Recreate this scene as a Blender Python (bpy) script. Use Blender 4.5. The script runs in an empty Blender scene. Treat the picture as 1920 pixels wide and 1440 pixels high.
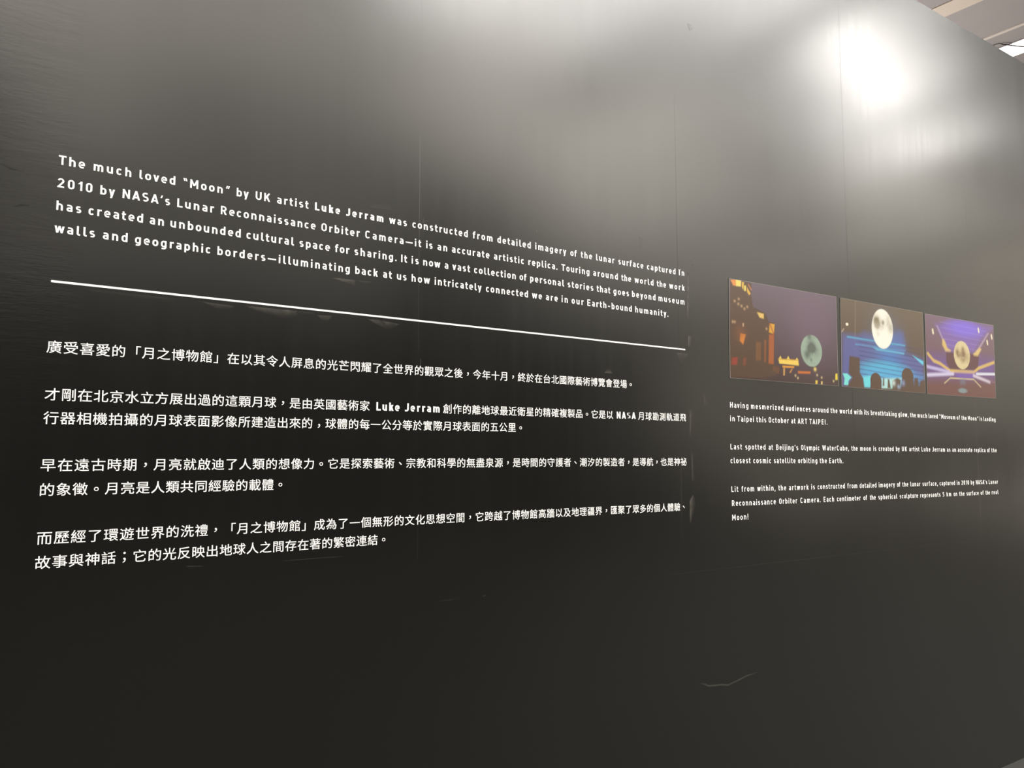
import bpy, bmesh, math, random
import numpy as np
from mathutils import Matrix, Vector
SC = bpy.context.scene
COL = SC.collection
random.seed(7)
EYE = 1.645          # camera height above the hall floor
WY = 2.25            # front face of the black wall

# ------------------------------------------------------------------ camera
cam_d = bpy.data.cameras.new('camera'); cam = bpy.data.objects.new('camera', cam_d); COL.objects.link(cam)
R_, U_, F_ = ((0.81887732,-0.57396843,-0.00041538),(-0.05025551,-0.07242012,0.99610728),(0.57176422,0.81566878,0.08814827))
cam.matrix_world = Matrix(((R_[0], U_[0], -F_[0], 0), (R_[1], U_[1], -F_[1], 0), (R_[2], U_[2], -F_[2], EYE), (0, 0, 0, 1)))
cam_d.sensor_width = 36.0; cam_d.lens = 1555.0 / 1920 * 36.0; cam_d.clip_start = 0.05; cam_d.clip_end = 200
SC.camera = cam
# ------------------------------------------------------------------ view, world
SC.view_settings.view_transform = 'Standard'; SC.view_settings.look = 'None'
SC.view_settings.exposure = 0.0; SC.view_settings.gamma = 1.0; SC.view_settings.use_curve_mapping = False
wd = bpy.data.worlds.new('world'); SC.world = wd; wd.use_nodes = True
wd.node_tree.nodes['Background'].inputs[0].default_value = (1.0, 0.96, 0.9, 1); wd.node_tree.nodes['Background'].inputs[1].default_value = 0.03
# ------------------------------------------------------------------ area lights
WARM = (1.0, 0.935, 0.82)
PALE = (1.0, 0.965, 0.915)
def area(name, loc, size, radiance, rot=(0, 0, 0), col=PALE, size_y=None):
    d = bpy.data.lights.new(name, 'AREA'); d.color = col
    d.shape = 'RECTANGLE'; d.size = size; d.size_y = size_y or size
    d.energy = radiance * math.pi * size * (size_y or size)
    o = bpy.data.objects.new(name, d); COL.objects.link(o); o.location = loc; o.rotation_euler = rot
    return o
# overhead light tiles added to fit the wall's brightness gradient: (x, metres out from the wall, size, radiance)
LAMPS = [(-6.0, 0.6, 1.5, 6.5), (-6.0, 2.1, 1.5, 6.1), (-6.0, 3.6, 1.5, 5.0), (-6.0, 5.1, 1.5, 3.3), (-6.0, 6.6, 1.5, 1.6), (-4.5, 0.6, 1.5, 7.0), (-4.5, 2.1, 1.5, 6.8),
         (-4.5, 3.6, 1.5, 5.6), (-4.5, 5.1, 1.5, 3.7), (-4.5, 6.6, 1.5, 1.8), (-3.0, 0.6, 1.5, 7.7), (-3.0, 2.1, 1.5, 7.7), (-3.0, 3.6, 1.5, 6.5), (-3.0, 5.1, 1.5, 4.4),
         (-3.0, 6.6, 1.5, 2.4), (-1.5, 0.6, 1.5, 7.7), (-1.5, 2.1, 1.5, 8.1), (-1.5, 3.6, 1.5, 6.8), (-1.5, 5.1, 1.5, 5.1), (-1.5, 6.6, 1.5, 3.9), (-1.5, 8.1, 1.5, 2.8),
         (0.0, 0.6, 1.5, 6.2), (0.0, 2.1, 1.5, 6.5), (0.0, 3.6, 1.5, 5.8), (0.0, 5.1, 1.5, 5.4), (0.0, 6.6, 1.5, 6.7), (0.0, 8.1, 1.5, 7.8), (0.0, 9.6, 1.5, 4.0),
         (1.5, 0.6, 1.5, 2.9), (1.5, 2.1, 1.5, 3.0), (1.5, 3.6, 1.5, 3.2), (1.5, 5.1, 1.5, 4.0), (1.5, 6.6, 1.5, 6.4), (1.5, 8.1, 1.5, 6.6), (1.5, 9.6, 1.5, 3.7),
         (1.5, 11.1, 1.5, 4.4), (1.5, 12.6, 1.5, 6.6), (3.0, 3.6, 1.5, 2.9), (3.0, 5.1, 1.5, 3.3), (3.0, 6.6, 1.5, 6.4), (3.0, 8.1, 1.5, 5.2), (3.0, 9.6, 1.5, 1.5),
         (3.0, 11.1, 1.5, 1.6), (3.0, 12.6, 1.5, 3.7), (4.5, 2.1, 1.5, 2.6), (4.5, 3.6, 1.5, 15.3), (4.5, 5.1, 1.5, 25.9), (4.5, 6.6, 1.5, 3.9), (4.5, 8.1, 1.5, 4.0),
         (4.5, 9.6, 1.5, 2.8), (4.5, 11.1, 1.5, 1.7), (4.5, 12.6, 1.5, 2.0), (6.0, 2.1, 1.5, 3.7), (6.0, 3.6, 1.5, 14.8), (6.0, 5.1, 1.5, 15.9), (6.0, 6.6, 1.5, 7.3),
         (6.0, 8.1, 1.5, 7.3), (6.0, 9.6, 1.5, 2.9), (6.0, 12.6, 1.5, 1.8), (7.5, 0.6, 1.5, 1.7), (7.5, 2.1, 1.5, 5.8), (7.5, 3.6, 1.5, 12.1), (7.5, 5.1, 1.5, 4.9),
         (7.5, 6.6, 1.5, 2.5), (7.5, 8.1, 1.5, 9.1), (7.5, 9.6, 1.5, 7.1), (9.0, 2.1, 1.5, 2.9), (9.0, 5.1, 1.5, 3.3), (9.0, 6.6, 1.5, 7.9), (9.0, 8.1, 1.5, 10.0),
         (9.0, 9.6, 1.5, 8.3), (10.5, 5.1, 1.5, 2.5), (10.5, 6.6, 1.5, 4.8), (10.5, 8.1, 1.5, 6.6), (10.5, 9.6, 1.5, 7.5), (10.5, 11.1, 1.5, 6.1), (12.0, 5.1, 1.5, 10.1),
         (12.0, 8.1, 1.5, 5.9), (12.0, 9.6, 1.5, 6.2), (12.0, 11.1, 1.5, 7.1), (12.0, 12.6, 1.5, 6.6), (13.5, 5.1, 1.5, 18.2), (13.5, 6.6, 1.5, 2.7), (13.5, 8.1, 1.5, 2.8),
         (13.5, 9.6, 1.5, 4.5), (13.5, 11.1, 1.5, 5.0), (13.5, 12.6, 1.5, 6.7), (15.0, 3.6, 1.5, 1.1), (15.0, 6.6, 1.5, 7.6), (15.0, 8.1, 1.5, 1.2), (15.0, 9.6, 1.5, 1.9),
         (15.0, 11.1, 1.5, 3.0), (15.0, 12.6, 1.5, 3.5), (16.5, 3.6, 1.5, 1.4), (16.5, 6.6, 1.5, 5.5), (16.5, 8.1, 1.5, 2.6), (16.5, 11.1, 1.5, 2.8), (16.5, 12.6, 1.5, 3.6),
         (18.0, 6.6, 1.5, 2.5), (18.0, 8.1, 1.5, 4.7), (18.0, 9.6, 1.5, 2.1), (18.0, 11.1, 1.5, 3.1), (18.0, 12.6, 1.5, 4.5), (19.5, 5.1, 1.5, 1.5), (19.5, 6.6, 1.5, 1.6),
         (19.5, 8.1, 1.5, 3.3), (19.5, 9.6, 1.5, 3.1), (19.5, 11.1, 1.5, 3.4), (19.5, 12.6, 1.5, 4.4), (-1.5, 21.0, 3.0, 0.7), (1.5, 18.0, 3.0, 0.5), (1.5, 21.0, 3.0, 5.1),
         (4.5, 15.0, 3.0, 0.6), (4.5, 18.0, 3.0, 1.2), (4.5, 21.0, 3.0, 3.0), (7.5, 15.0, 3.0, 2.2), (7.5, 18.0, 3.0, 1.7), (7.5, 21.0, 3.0, 1.7), (10.5, 21.0, 3.0, 3.0),
         (16.5, 15.0, 3.0, 2.3), (16.5, 18.0, 3.0, 2.2), (19.5, 15.0, 3.0, 3.3), (19.5, 18.0, 3.0, 1.6), (19.5, 21.0, 3.0, 0.7)]
for x, yf, s, L in LAMPS:
    area('overhead_fill', (x, WY - yf, 5.3 + EYE), s, L, col=WARM if yf > 6.2 else PALE)
# bar lamp that makes the hot reflection, then a faint panel added for its halo: (x, metres out, length, width, radiance)
for x, yf, l, w, L in [(10.2, 3.86, 2.9, 0.42, 48.0), (10.4, 3.74, 5.0, 1.8, 1.2)]:
    area('spot_bar_and_halo', (x, WY - yf, 5.3 + EYE - (0.02 if w < 1 else 0.0)), l, L, (0, 0, -0.25), PALE, w)
# unseen light tiles added far right to brighten the wall's right half: (y, height above eye, radiance)
FAR_FILL = [(-16.0, 0.2, 1.4), (-16.0, 1.4, 3.7), (-16.0, 2.6, 3.1), (-16.0, 3.8, 2.2), (-16.0, 5.0, 2.2), (-14.5, 0.2, 1.4), (-14.5, 1.4, 2.3), (-14.5, 2.6, 2.1),
         (-14.5, 3.8, 1.9), (-14.5, 5.0, 2.5), (-13.0, -1.0, 1.8), (-13.0, 0.2, 1.3), (-13.0, 1.4, 1.3), (-13.0, 2.6, 1.3), (-13.0, 3.8, 1.5), (-13.0, 5.0, 2.4),
         (-11.5, -1.0, 2.3), (-11.5, 0.2, 1.3), (-11.5, 1.4, 1.3), (-11.5, 3.8, 1.3), (-11.5, 5.0, 2.0), (-10.0, -1.0, 1.3), (-10.0, 1.4, 2.0), (-10.0, 2.6, 1.6),
         (-10.0, 3.8, 1.3), (-10.0, 5.0, 1.9), (-8.5, 1.4, 2.0), (-8.5, 2.6, 1.7), (-8.5, 3.8, 1.4), (-8.5, 5.0, 1.9), (-7.0, -1.0, 1.5), (-7.0, 1.4, 1.4), (-7.0, 2.6, 1.6),
         (-7.0, 3.8, 1.7), (-7.0, 5.0, 2.4), (-5.5, 1.4, 1.3), (-5.5, 2.6, 1.6), (-5.5, 3.8, 2.0), (-5.5, 5.0, 2.7), (-4.0, 2.6, 1.4), (-4.0, 3.8, 1.7), (-4.0, 5.0, 2.1),
         (-2.5, -1.0, 5.1), (-2.5, 0.2, 1.5), (-2.5, 1.4, 1.5), (-2.5, 2.6, 1.3), (-2.5, 5.0, 1.3), (-1.0, -1.0, 7.9), (-1.0, 0.2, 4.0), (-1.0, 1.4, 2.4), (-1.0, 2.6, 1.6),
         (0.5, -1.0, 8.3), (0.5, 0.2, 5.2), (0.5, 1.4, 3.2), (0.5, 2.6, 2.0), (0.5, 3.8, 1.3), (2.0, -1.0, 7.5), (2.0, 0.2, 5.4), (2.0, 1.4, 3.6), (2.0, 2.6, 2.3),
         (2.0, 3.8, 1.5)]
for y, z, L in FAR_FILL:
    area('far_right_fill', (22.0, y, z + EYE), 1.5, L, (0, math.radians(90), 0), (1.0, 0.90, 0.74), 1.2)
# unseen light added behind the wall to brighten the visible ceiling
area('ceiling_fill', (9.6, 6.6, 3.6), 2.0, 10.0, (math.pi, 0, 0), (1.0, 0.93, 0.89))

# ------------------------------------------------------------------ helpers
def W(x, z, out=0.0):
    "point on the wall face: x along the wall, z above eye height, out = distance in front of it"
    return (x, WY - out, z + EYE)

def origin(o):
    p = Vector(o.location)
    while o.parent: o = o.parent; p += Vector(o.location)
    return p
def mesh_obj(name, verts, faces, mats, parent=None, smooth=False, mat_idx=None):
    me = bpy.data.meshes.new(name); me.from_pydata([tuple(v) for v in verts], [], faces); me.validate(); me.update()
    for m in (mats if isinstance(mats, (list, tuple)) else [mats]): me.materials.append(m)
    if mat_idx:
        for pl, i in zip(me.polygons, mat_idx): pl.material_index = i
    if smooth:
        for pl in me.polygons: pl.use_smooth = True
    o = bpy.data.objects.new(name, me); COL.objects.link(o)
    if parent: o.parent = parent; o.matrix_parent_inverse = Matrix.Translation(-origin(parent))
    return o
def thing(name, loc, label, cat, group=None):
    o = bpy.data.objects.new(name, None); COL.objects.link(o); o.location = loc; o.empty_display_size = 0.1
    tag(o, label, cat, group); return o
def tag(o, label, cat, group=None):
    o['label'] = label; o['category'] = cat
    if group: o['group'] = group
    return o
def struct(o): o['kind'] = 'structure'; return o
def box(x0, x1, y0, y1, z0, z1):
    v = [(x, y, z) for x in (x0, x1) for y in (y0, y1) for z in (z0, z1)]
    return v, [(0, 1, 3, 2), (4, 6, 7, 5), (0, 4, 5, 1), (2, 3, 7, 6), (0, 2, 6, 4), (1, 5, 7, 3)]
def boxes(lst):
    V, F = [], []
    for b in lst:
        v, f = box(*b); n = len(V); V += v; F += [tuple(i + n for i in q) for q in f]
    return V, F
def tube(path, r, n=8):
    V, F = [], []; P = [Vector(p) for p in path]
    for i, p in enumerate(P):
        t = (P[min(i + 1, len(P) - 1)] - P[max(i - 1, 0)]).normalized()
        a = t.cross(Vector((0, 0, 1)))
        if a.length < 1e-4: a = t.cross(Vector((1, 0, 0)))
        a.normalize(); b = t.cross(a)
        V += [p + (a * math.cos(2 * math.pi * k / n) + b * math.sin(2 * math.pi * k / n)) * r for k in range(n)]
    for i in range(len(P) - 1):
        for k in range(n): F.append((i * n + k, i * n + (k + 1) % n, (i + 1) * n + (k + 1) % n, (i + 1) * n + k))
    F.append(tuple(range(n - 1, -1, -1))); F.append(tuple(range((len(P) - 1) * n, len(P) * n)))
    return V, F

# ------------------------------------------------------------------ materials
def mat(name, base=(0.5, 0.5, 0.5), rough=0.5, spec=0.5, emit=None, strength=1.0):
    m = bpy.data.materials.new(name); m.use_nodes = True
    b = m.node_tree.nodes['Principled BSDF']
    b.inputs['Base Color'].default_value = (*base, 1); b.inputs['Roughness'].default_value = rough
    b.inputs['Specular IOR Level'].default_value = spec
    if emit: b.inputs['Emission Color'].default_value = (*emit, 1); b.inputs['Emission Strength'].default_value = strength
    return m
class NT:
    def __init__(s, m): s.t = m.node_tree; s.b = s.t.nodes['Principled BSDF']
    def n(s, typ, **kw):
        nd = s.t.nodes.new(typ)
        for k, v in kw.items():
            if k in nd.inputs: nd.inputs[k].default_value = v
            else: setattr(nd, k, v)
        return nd
    def l(s, a, b): s.t.links.new(a, b)
    def noise(s, vec, scale, xyz=(1, 1, 1), detail=4, rough=0.55):
        mp = s.n('ShaderNodeMapping'); mp.inputs['Scale'].default_value = xyz; s.l(vec, mp.inputs['Vector'])
        nz = s.n('ShaderNodeTexNoise'); nz.inputs['Scale'].default_value = scale; nz.inputs['Detail'].default_value = detail; nz.inputs['Roughness'].default_value = rough
        s.l(mp.outputs[0], nz.inputs['Vector']); return nz.outputs[0]
    def rng(s, v, a, b, c, d):
        r = s.n('ShaderNodeMapRange'); s.l(v, r.inputs[0])
        for i, q in enumerate((a, b, c, d)): r.inputs[i + 1].default_value = q
        return r.outputs[0]
    def math(s, op, a, b):
        q = s.n('ShaderNodeMath', operation=op)
        for i, v in enumerate((a, b)):
            if isinstance(v, (int, float)): q.inputs[i].default_value = v
            else: s.l(v, q.inputs[i])
        return q.outputs[0]
    def mix(s, f, a, b):
        q = s.n('ShaderNodeMix', data_type='RGBA'); s.l(f, q.inputs[0]); q.inputs[6].default_value = (*a, 1); q.inputs[7].default_value = (*b, 1)
        return q.outputs[2]

# satin black emulsion rolled on in vertical passes
M_wall = mat('black_satin_paint', (0.0088, 0.0086, 0.0077), 0.22, 0.5)
k = NT(M_wall); tc = k.n('ShaderNodeTexCoord').outputs['Object']
streak = k.noise(tc, 1.0, (26, 1, 0.55), 5, 0.6)          # roller passes
blot = k.noise(tc, 1.7, (1, 1, 1), 4, 0.55)
k.l(k.math('ADD', k.rng(streak, 0.25, 0.75, -0.015, 0.015), k.rng(blot, 0.3, 0.7, 0.22 - 0.012, 0.22 + 0.012)), k.b.inputs['Roughness'])
k.l(k.mix(blot, (0.0048, 0.0049, 0.0046), (0.0060, 0.0060, 0.0055)), k.b.inputs['Base Color'])
orange = k.noise(tc, 330.0, (1, 1, 1), 2, 0.5)
sep = k.n('ShaderNodeSeparateXYZ'); k.l(tc, sep.inputs[0])
left = k.rng(sep.outputs[0], 0.24, 0.31, 1.0, 0.0)          # brushed-out filler on the first sheet
brush = k.noise(tc, 9.0, (0.5, 1, 3.2), 6, 0.7)
hgt = k.math('ADD', k.math('MULTIPLY', orange, 0.000025), k.math('MULTIPLY', k.math('MULTIPLY', brush, left), 0.00030))
bp = k.n('ShaderNodeBump'); bp.inputs['Strength'].default_value = 1.0; bp.inputs['Distance'].default_value = 1.0
k.l(hgt, bp.inputs['Height']); k.l(bp.outputs[0], k.b.inputs['Normal'])

M_vinyl = mat('white_cut_vinyl', (0.86, 0.855, 0.84), 0.5, 0.3)
k = NT(M_vinyl); tc = k.n('ShaderNodeTexCoord').outputs['Object']
k.l(k.mix(k.noise(tc, 60, (1, 1, 1), 2), (0.84, 0.835, 0.82), (0.88, 0.875, 0.86)), k.b.inputs['Base Color'])

def smudge_mat(name, base, rough):
    m = mat(name, base, rough, 0.5); k = NT(m)
    at = k.n('ShaderNodeAttribute', attribute_name='cover'); tc = k.n('ShaderNodeTexCoord').outputs['Object']
    f = k.math('MULTIPLY', at.outputs['Fac'], k.rng(k.noise(tc, 40, (1, 1, 1), 4, 0.65), 0.32, 0.62, 0.55, 1.25))
    tr = k.n('ShaderNodeBsdfTransparent'); mx = k.n('ShaderNodeMixShader')
    k.l(f, mx.inputs[0]); k.l(tr.outputs[0], mx.inputs[1]); k.l(k.b.outputs[0], mx.inputs[2])
    k.l(mx.outputs[0], k.t.nodes['Material Output'].inputs[0]); return m
M_smudge = smudge_mat('grey_touch_up_paint', (0.068, 0.064, 0.056), 0.235)
M_scuff = smudge_mat('pale_scuff', (0.11, 0.105, 0.095), 0.24)
M_dark = mat('dark_crease', (0.004, 0.004, 0.004), 0.6, 0.2)

def print_mat():
    m = mat('photo_paper_print', (1, 1, 1), 0.27, 0.5); k = NT(m)
    at = k.n('ShaderNodeAttribute', attribute_name='picture'); k.l(at.outputs['Color'], k.b.inputs['Base Color']); return m
M_print = print_mat()
M_edge = mat('print_paper_edge', (0.20, 0.19, 0.17), 0.6, 0.3)

M_floor = mat('grey_hall_floor', (0.06, 0.06, 0.055), 0.55, 0.4)
k = NT(M_floor); tc = k.n('ShaderNodeTexCoord').outputs['Object']
k.l(k.mix(k.noise(tc, 60, (1, 1, 1), 5), (0.022, 0.022, 0.020), (0.040, 0.0395, 0.036)), k.b.inputs['Base Color'])
M_ceil = mat('mauve_grey_ceiling', (0.50, 0.465, 0.46), 0.8, 0.2)
k = NT(M_ceil); tc = k.n('ShaderNodeTexCoord').outputs['Object']
k.l(k.mix(k.noise(tc, 1.3, (1, 0.3, 1), 3), (0.46, 0.43, 0.43), (0.54, 0.50, 0.485)), k.b.inputs['Base Color'])
M_beam = mat('cream_beam_paint', (0.88, 0.77, 0.66), 0.6, 0.3)
M_rail = mat('cream_rail_paint', (0.92, 0.84, 0.76), 0.5, 0.3)
M_diff = mat('lit_diffuser', (0.8, 0.8, 0.78), 0.5, 0.3, (1.0, 0.99, 0.96), 2.6)
M_frame = mat('grey_light_frame', (0.50, 0.465, 0.45), 0.5, 0.4)
M_cable = mat('dark_brown_cable', (0.035, 0.025, 0.02), 0.5, 0.4)
for m_, sc_ in ((M_beam, 3.0), (M_rail, 5.0), (M_frame, 8.0), (M_edge, 50.0), (M_cable, 30.0), (M_dark, 40.0)):
    k = NT(m_); c = tuple(m_.node_tree.nodes['Principled BSDF'].inputs['Base Color'].default_value)[:3]
    tc = k.n('ShaderNodeTexCoord').outputs['Object']
    k.l(k.mix(k.noise(tc, sc_, (1, 1, 1), 3), tuple(q * 0.95 for q in c), tuple(min(1, q * 1.05) for q in c)), k.b.inputs['Base Color'])

# ------------------------------------------------------------------ setting: wall, floor, ceiling
X0, X1, WTOP = -5.0, 9.4, 2.457 + EYE
SEAM = [-3.37, -2.22, -1.071, 0.076, 1.2235, 2.371, 3.519, 4.666, 5.814, 6.96, 8.11]
def build_wall():
    prof = [(X0, WY)]
    step = 0.0
    for i, s in enumerate(SEAM):
        nx = 0.00012 if i % 2 else 0.0
        prof += [(s - 0.0009, WY + step), (s, WY + 0.00022), (s + 0.0009, WY + nx)]; step = nx
    prof += [(X1, WY)]
    zs = [0.0, 1.2063, 1.2070, 1.2077, WTOP]; dz = [0, 0, 0.00008, 0, 0]
    V = []; F = []
    for z, d in zip(zs, dz):
        for (x, y) in prof: V.append((x, y + d, z))
    n = len(prof)
    for j in range(len(zs) - 1):
        for i in range(n - 1): a = j * n + i; F.append((a, a + 1, a + 1 + n, a + n))
    b = len(V); V += [(X0, WY + 0.12, 0), (X1, WY + 0.12, 0), (X1, WY + 0.12, WTOP), (X0, WY + 0.12, WTOP)]
    F.append((b + 1, b, b + 3, b + 2))
    top = (len(zs) - 1) * n
    F.append(tuple(range(top, top + n)) + (b + 2, b + 3))
    F.append((b, b + 1) + tuple(range(n - 1, -1, -1)))
    F.append((b,) + tuple(j * n for j in range(len(zs))) + (b + 3,))
    F.append((b + 1, b + 2) + tuple(j * n + n - 1 for j in range(len(zs) - 1, -1, -1)))
    return V, F
V, F = build_wall()
wall = struct(mesh_obj('wall_back', V, F, M_wall))
tag(wall, 'tall satin black partition wall carrying white lettering and three photographs', 'wall')
V, F = box(-14, 26, -22, 16, -0.1, 0.0)
floor = tag(struct(mesh_obj('floor', V, F, M_floor)), 'grey hall floor at the foot of the black wall', 'floor')
CZ = 5.4 + EYE
V, F = box(-14, 26, -22, 16, CZ, CZ + 0.15)
ceil = tag(struct(mesh_obj('ceiling', V, F, M_ceil)), 'mauve grey hall ceiling above and behind the black wall', 'ceiling')
V, F = box(9.66, 9.955, WY + 0.3, 14, CZ - 0.012, CZ)
tag(struct(mesh_obj('trim_1', V, F, M_beam)), 'wide cream beam crossing the ceiling beyond the wall top', 'beam')
V, F = box(10.90, 10.962, WY + 0.3, 14, CZ - 0.012, CZ)
tag(struct(mesh_obj('trim_2', V, F, M_rail)), 'thin cream rail on the ceiling beside the light strip', 'rail')

# ceiling light strip seen over the wall top
lt = thing('ceiling_light', (11.53, 7.0, CZ), 'bright white ceiling light strip above the far right end of the wall', 'ceiling light')
V, F = boxes([(11.318, 11.335, 3.2, 11.0, CZ - 0.012, CZ), (11.725, 11.742, 3.2, 11.0, CZ - 0.012, CZ), (11.335, 11.725, 3.2, 3.25, CZ - 0.012, CZ), (11.335, 11.725, 10.95, 11.0, CZ - 0.012, CZ)])
mesh_obj('light_frame', V, F, M_frame, lt)
V, F = box(11.335, 11.725, 3.25, 10.95, CZ - 0.009, CZ - 0.002)
mesh_obj('diffuser', V, F, M_diff, lt)
pth = []
for i in range(25):
    t = i / 24
    pth.append((11.21 + 0.56 * t, 4.845 - 0.32 * t, CZ - 0.022 - 0.022 * math.sin(math.pi * t)))
cab = thing('cable', pth[0], 'thin dark cable sagging across the bright ceiling light strip', 'cable')
V, F = tube(pth, 0.0075); mesh_obj('wire', V, F, M_cable, cab)
pth2 = [(11.21 - 0.03 * math.sin(a), 4.845 + 0.06 * (1 - math.cos(a)), CZ - 0.022 + 0.01 * math.sin(a)) for a in [i * math.pi / 10 for i in range(11)]]
V, F = tube(pth2, 0.004); mesh_obj('loop', V, F, M_cable, cab)

# ------------------------------------------------------------------ marks on the wall paint
def strip(crisp, fade, n=14):
    def rs(pl):
        d = [0]
        for a, b in zip(pl, pl[1:]): d.append(d[-1] + math.dist(a, b))
        out = []
        for i in range(n):
            s = d[-1] * i / (n - 1); j = max(k for k in range(len(d)) if d[k] <= s + 1e-9); j = min(j, len(pl) - 2)
            t = (s - d[j]) / max(d[j + 1] - d[j], 1e-9)
            out.append((pl[j][0] + (pl[j + 1][0] - pl[j][0]) * t, pl[j][1] + (pl[j + 1][1] - pl[j][1]) * t))
        return out
    return rs(crisp), rs(fade)
def smudge(crisp, fade, a, name='paint_smudge', m=None):
    A, B = strip(crisp, fade); n = len(A); K = 6
    V, F, C = [], [], []
    for j in range(K):
        t = j / (K - 1)
        for i in range(n):
            e = min(1.0, 4.0 * min(i, n - 1 - i) / (n - 1) + 0.35)
            V.append(W(A[i][0] + (B[i][0] - A[i][0]) * t, A[i][1] + (B[i][1] - A[i][1]) * t, 0.00025)); C.append(a * e * (1 - t) ** 1.3)
    for j in range(K - 1):
        for i in range(n - 1): q = j * n + i; F.append((q, q + 1, q + n + 1, q + n))
    o = mesh_obj(name, V, F, m or M_smudge, wall)
    at = o.data.attributes.new('cover', 'FLOAT', 'POINT')
    for i, c in enumerate(C): at.data[i].value = c
    return o
def scratch(pl, w, a, m, name='scratch'):
    P = [Vector((x, z)) for x, z in pl]; V, F, C = [], [], []
    for i, q in enumerate(P):
        t = (P[min(i + 1, len(P) - 1)] - P[max(0, i - 1)]).normalized(); nn = Vector((-t.y, t.x))
        e = 0.25 if i in (0, len(P) - 1) else 1.0
        for s, c in ((-1, 0.0), (0, a * e), (1, 0.0)): V.append(W(q.x + nn.x * s * w * e, q.y + nn.y * s * w * e, 0.0003)); C.append(c)
    for i in range(len(P) - 1):
        for k_ in (0, 1): q = i * 3 + k_; F.append((q, q + 1, q + 4, q + 3))
    o = mesh_obj(name, V, F, m, wall)
    at = o.data.attributes.new('cover', 'FLOAT', 'POINT')
    for i, c in enumerate(C): at.data[i].value = c
SMUDGES = [
([(0.931,0.5222),(1.0114,0.5235)],[(0.9912,0.509),(1.01,0.5032)],0.8),
([(1.0114,0.5235),(1.0719,0.5253)],[(1.0442,0.5154),(1.0511,0.5178)],0.45),
([(0.6865,0.4131),(0.7544,0.4128),(0.834,0.4134)],[(0.7175,0.4),(0.7929,0.388),(0.8345,0.3936)],0.8),
([(0.834,0.4134),(0.8862,0.4125)],[(0.8467,0.404),(0.8863,0.4079)],0.35),
([(0.8927,0.407),(0.9398,0.41)],[(0.9092,0.3915),(0.9255,0.3884)],0.6),
([(1.0494,0.4112),(1.093,0.4113)],[(1.0986,0.3899),(1.1236,0.3824)],0.7),
([(1.093,0.4113),(1.1594,0.4053)],[(1.1236,0.3824),(1.145,0.3958)],0.6),
([(0.5682,0.412),(0.6592,0.4087)],[(0.6242,0.3935),(0.6537,0.4009)],0.6),
([(0.2835,0.4142),(0.5077,0.4125)],[(0.3074,0.4064),(0.5081,0.4013)],0.25),
([(2.4258,0.7283),(2.4187,0.545)],[(2.442,0.7315),(2.4338,0.5464)],0.95),
([(2.4229,0.4781),(2.4216,0.4309)],[(2.4562,0.4782),(2.4337,0.4339)],1.0),
([(2.3556,0.405),(2.4238,0.4036)],[(2.3808,0.3545),(2.4084,0.3857)],0.6),
([(1.9831,0.3042),(2.0255,0.3048)],[(1.9974,0.3226),(2.0103,0.3224)],0.8),
([(2.422,0.1855),(2.4209,0.0816)],[(2.4507,0.1822),(2.4254,0.0816)],0.8),
([(2.4282,0.0216),(2.4295,-0.0918)],[(2.44,0.0155),(2.4459,-0.092)],0.6),
([(2.4343,-0.1432),(2.4141,-0.1662),(2.4132,-0.2506)],[(2.444,-0.1599),(2.4492,-0.1867),(2.4205,-0.253)],0.95),
([(1.0473,0.7523),(1.1257,0.7561)],[(1.0646,0.7719),(1.1253,0.7795)],0.35),
([(0.8093,-0.2814),(0.9892,-0.2812)],[(0.8109,-0.2843),(0.9892,-0.2835)],0.5),
([(0.5543,-0.2769),(0.5995,-0.2802)],[(0.557,-0.2811),(0.5996,-0.283)],0.5),
([(2.4985,0.2514),(2.5125,0.2054)],[(2.5232,0.2525),(2.5281,0.2102)],0.5),
([(2.163,0.8373),(2.1704,0.7889)],[(2.1823,0.832),(2.19,0.7959)],0.4),
([(2.4489,1.7694),(2.4669,1.7408)],[(2.4804,1.7747),(2.4893,1.7522)],0.5),
([(1.6696,0.8018),(1.6741,0.7951)],[(1.6742,0.8026),(1.6776,0.7956)],0.8),
([(1.6787,0.7826),(1.6832,0.774)],[(1.6833,0.7834),(1.6867,0.7745)],0.9),
([(1.2362,0.7513),(1.2364,0.7308)],[(1.2393,0.7501),(1.2394,0.7347)],1.0),
([(1.231,0.3052),(1.231,0.2753)],[(1.2337,0.3037),(1.2336,0.2755)],1.0),
([(5.1367,1.2614),(5.1916,1.2793)],[(5.1359,1.2548),(5.1909,1.2728)],0.8),
([(1.4631,-0.4385),(1.4773,-0.4375)],[(1.4631,-0.4408),(1.4773,-0.4398)],0.8),
([(1.2274,-0.1653),(1.2262,-0.3091)],[(1.2301,-0.1654),(1.2289,-0.3093)],0.25),
([(1.2241,0.3912),(1.2239,0.3246)],[(1.2265,0.3915),(1.2263,0.3248)],0.25),
([(2.4403,0.7809),(2.461,0.7578)],[(2.4558,0.7873),(2.4704,0.7633)],0.35),
]
for a, b, c in SMUDGES:
    big = max(math.dist(p, q) for p in a for q in b) > 0.012
    smudge(a, b, c, 'paint_smudge' if big else 'scuff', M_smudge if big else M_scuff)
scratch([(2.4504,-0.8575),(2.4797,-0.866),(2.4974,-0.8746),(2.5395,-0.8791),(2.5701,-0.8808),(2.6101,-0.8889),(2.6321,-0.8851),(2.6735,-0.8791),(2.7221,-0.8697),(2.8046,-0.865)], 0.0042, 0.42, M_scuff)
M_darkc = smudge_mat('dent_shade', (0.002, 0.002, 0.002), 0.75)  # dents and a joint line, their shade drawn as dark colour
for pl in ([(0.1033,0.6914),(0.1253,0.683),(0.1528,0.6807)], [(0.1349,0.5915),(0.1509,0.5995),(0.1674,0.6011)], [(1.2828,-0.4381),(1.3356,-0.4385),(1.3935,-0.4375)]): scratch(pl, 0.003, 0.9, M_darkc, 'dent_shade_line')

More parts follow.
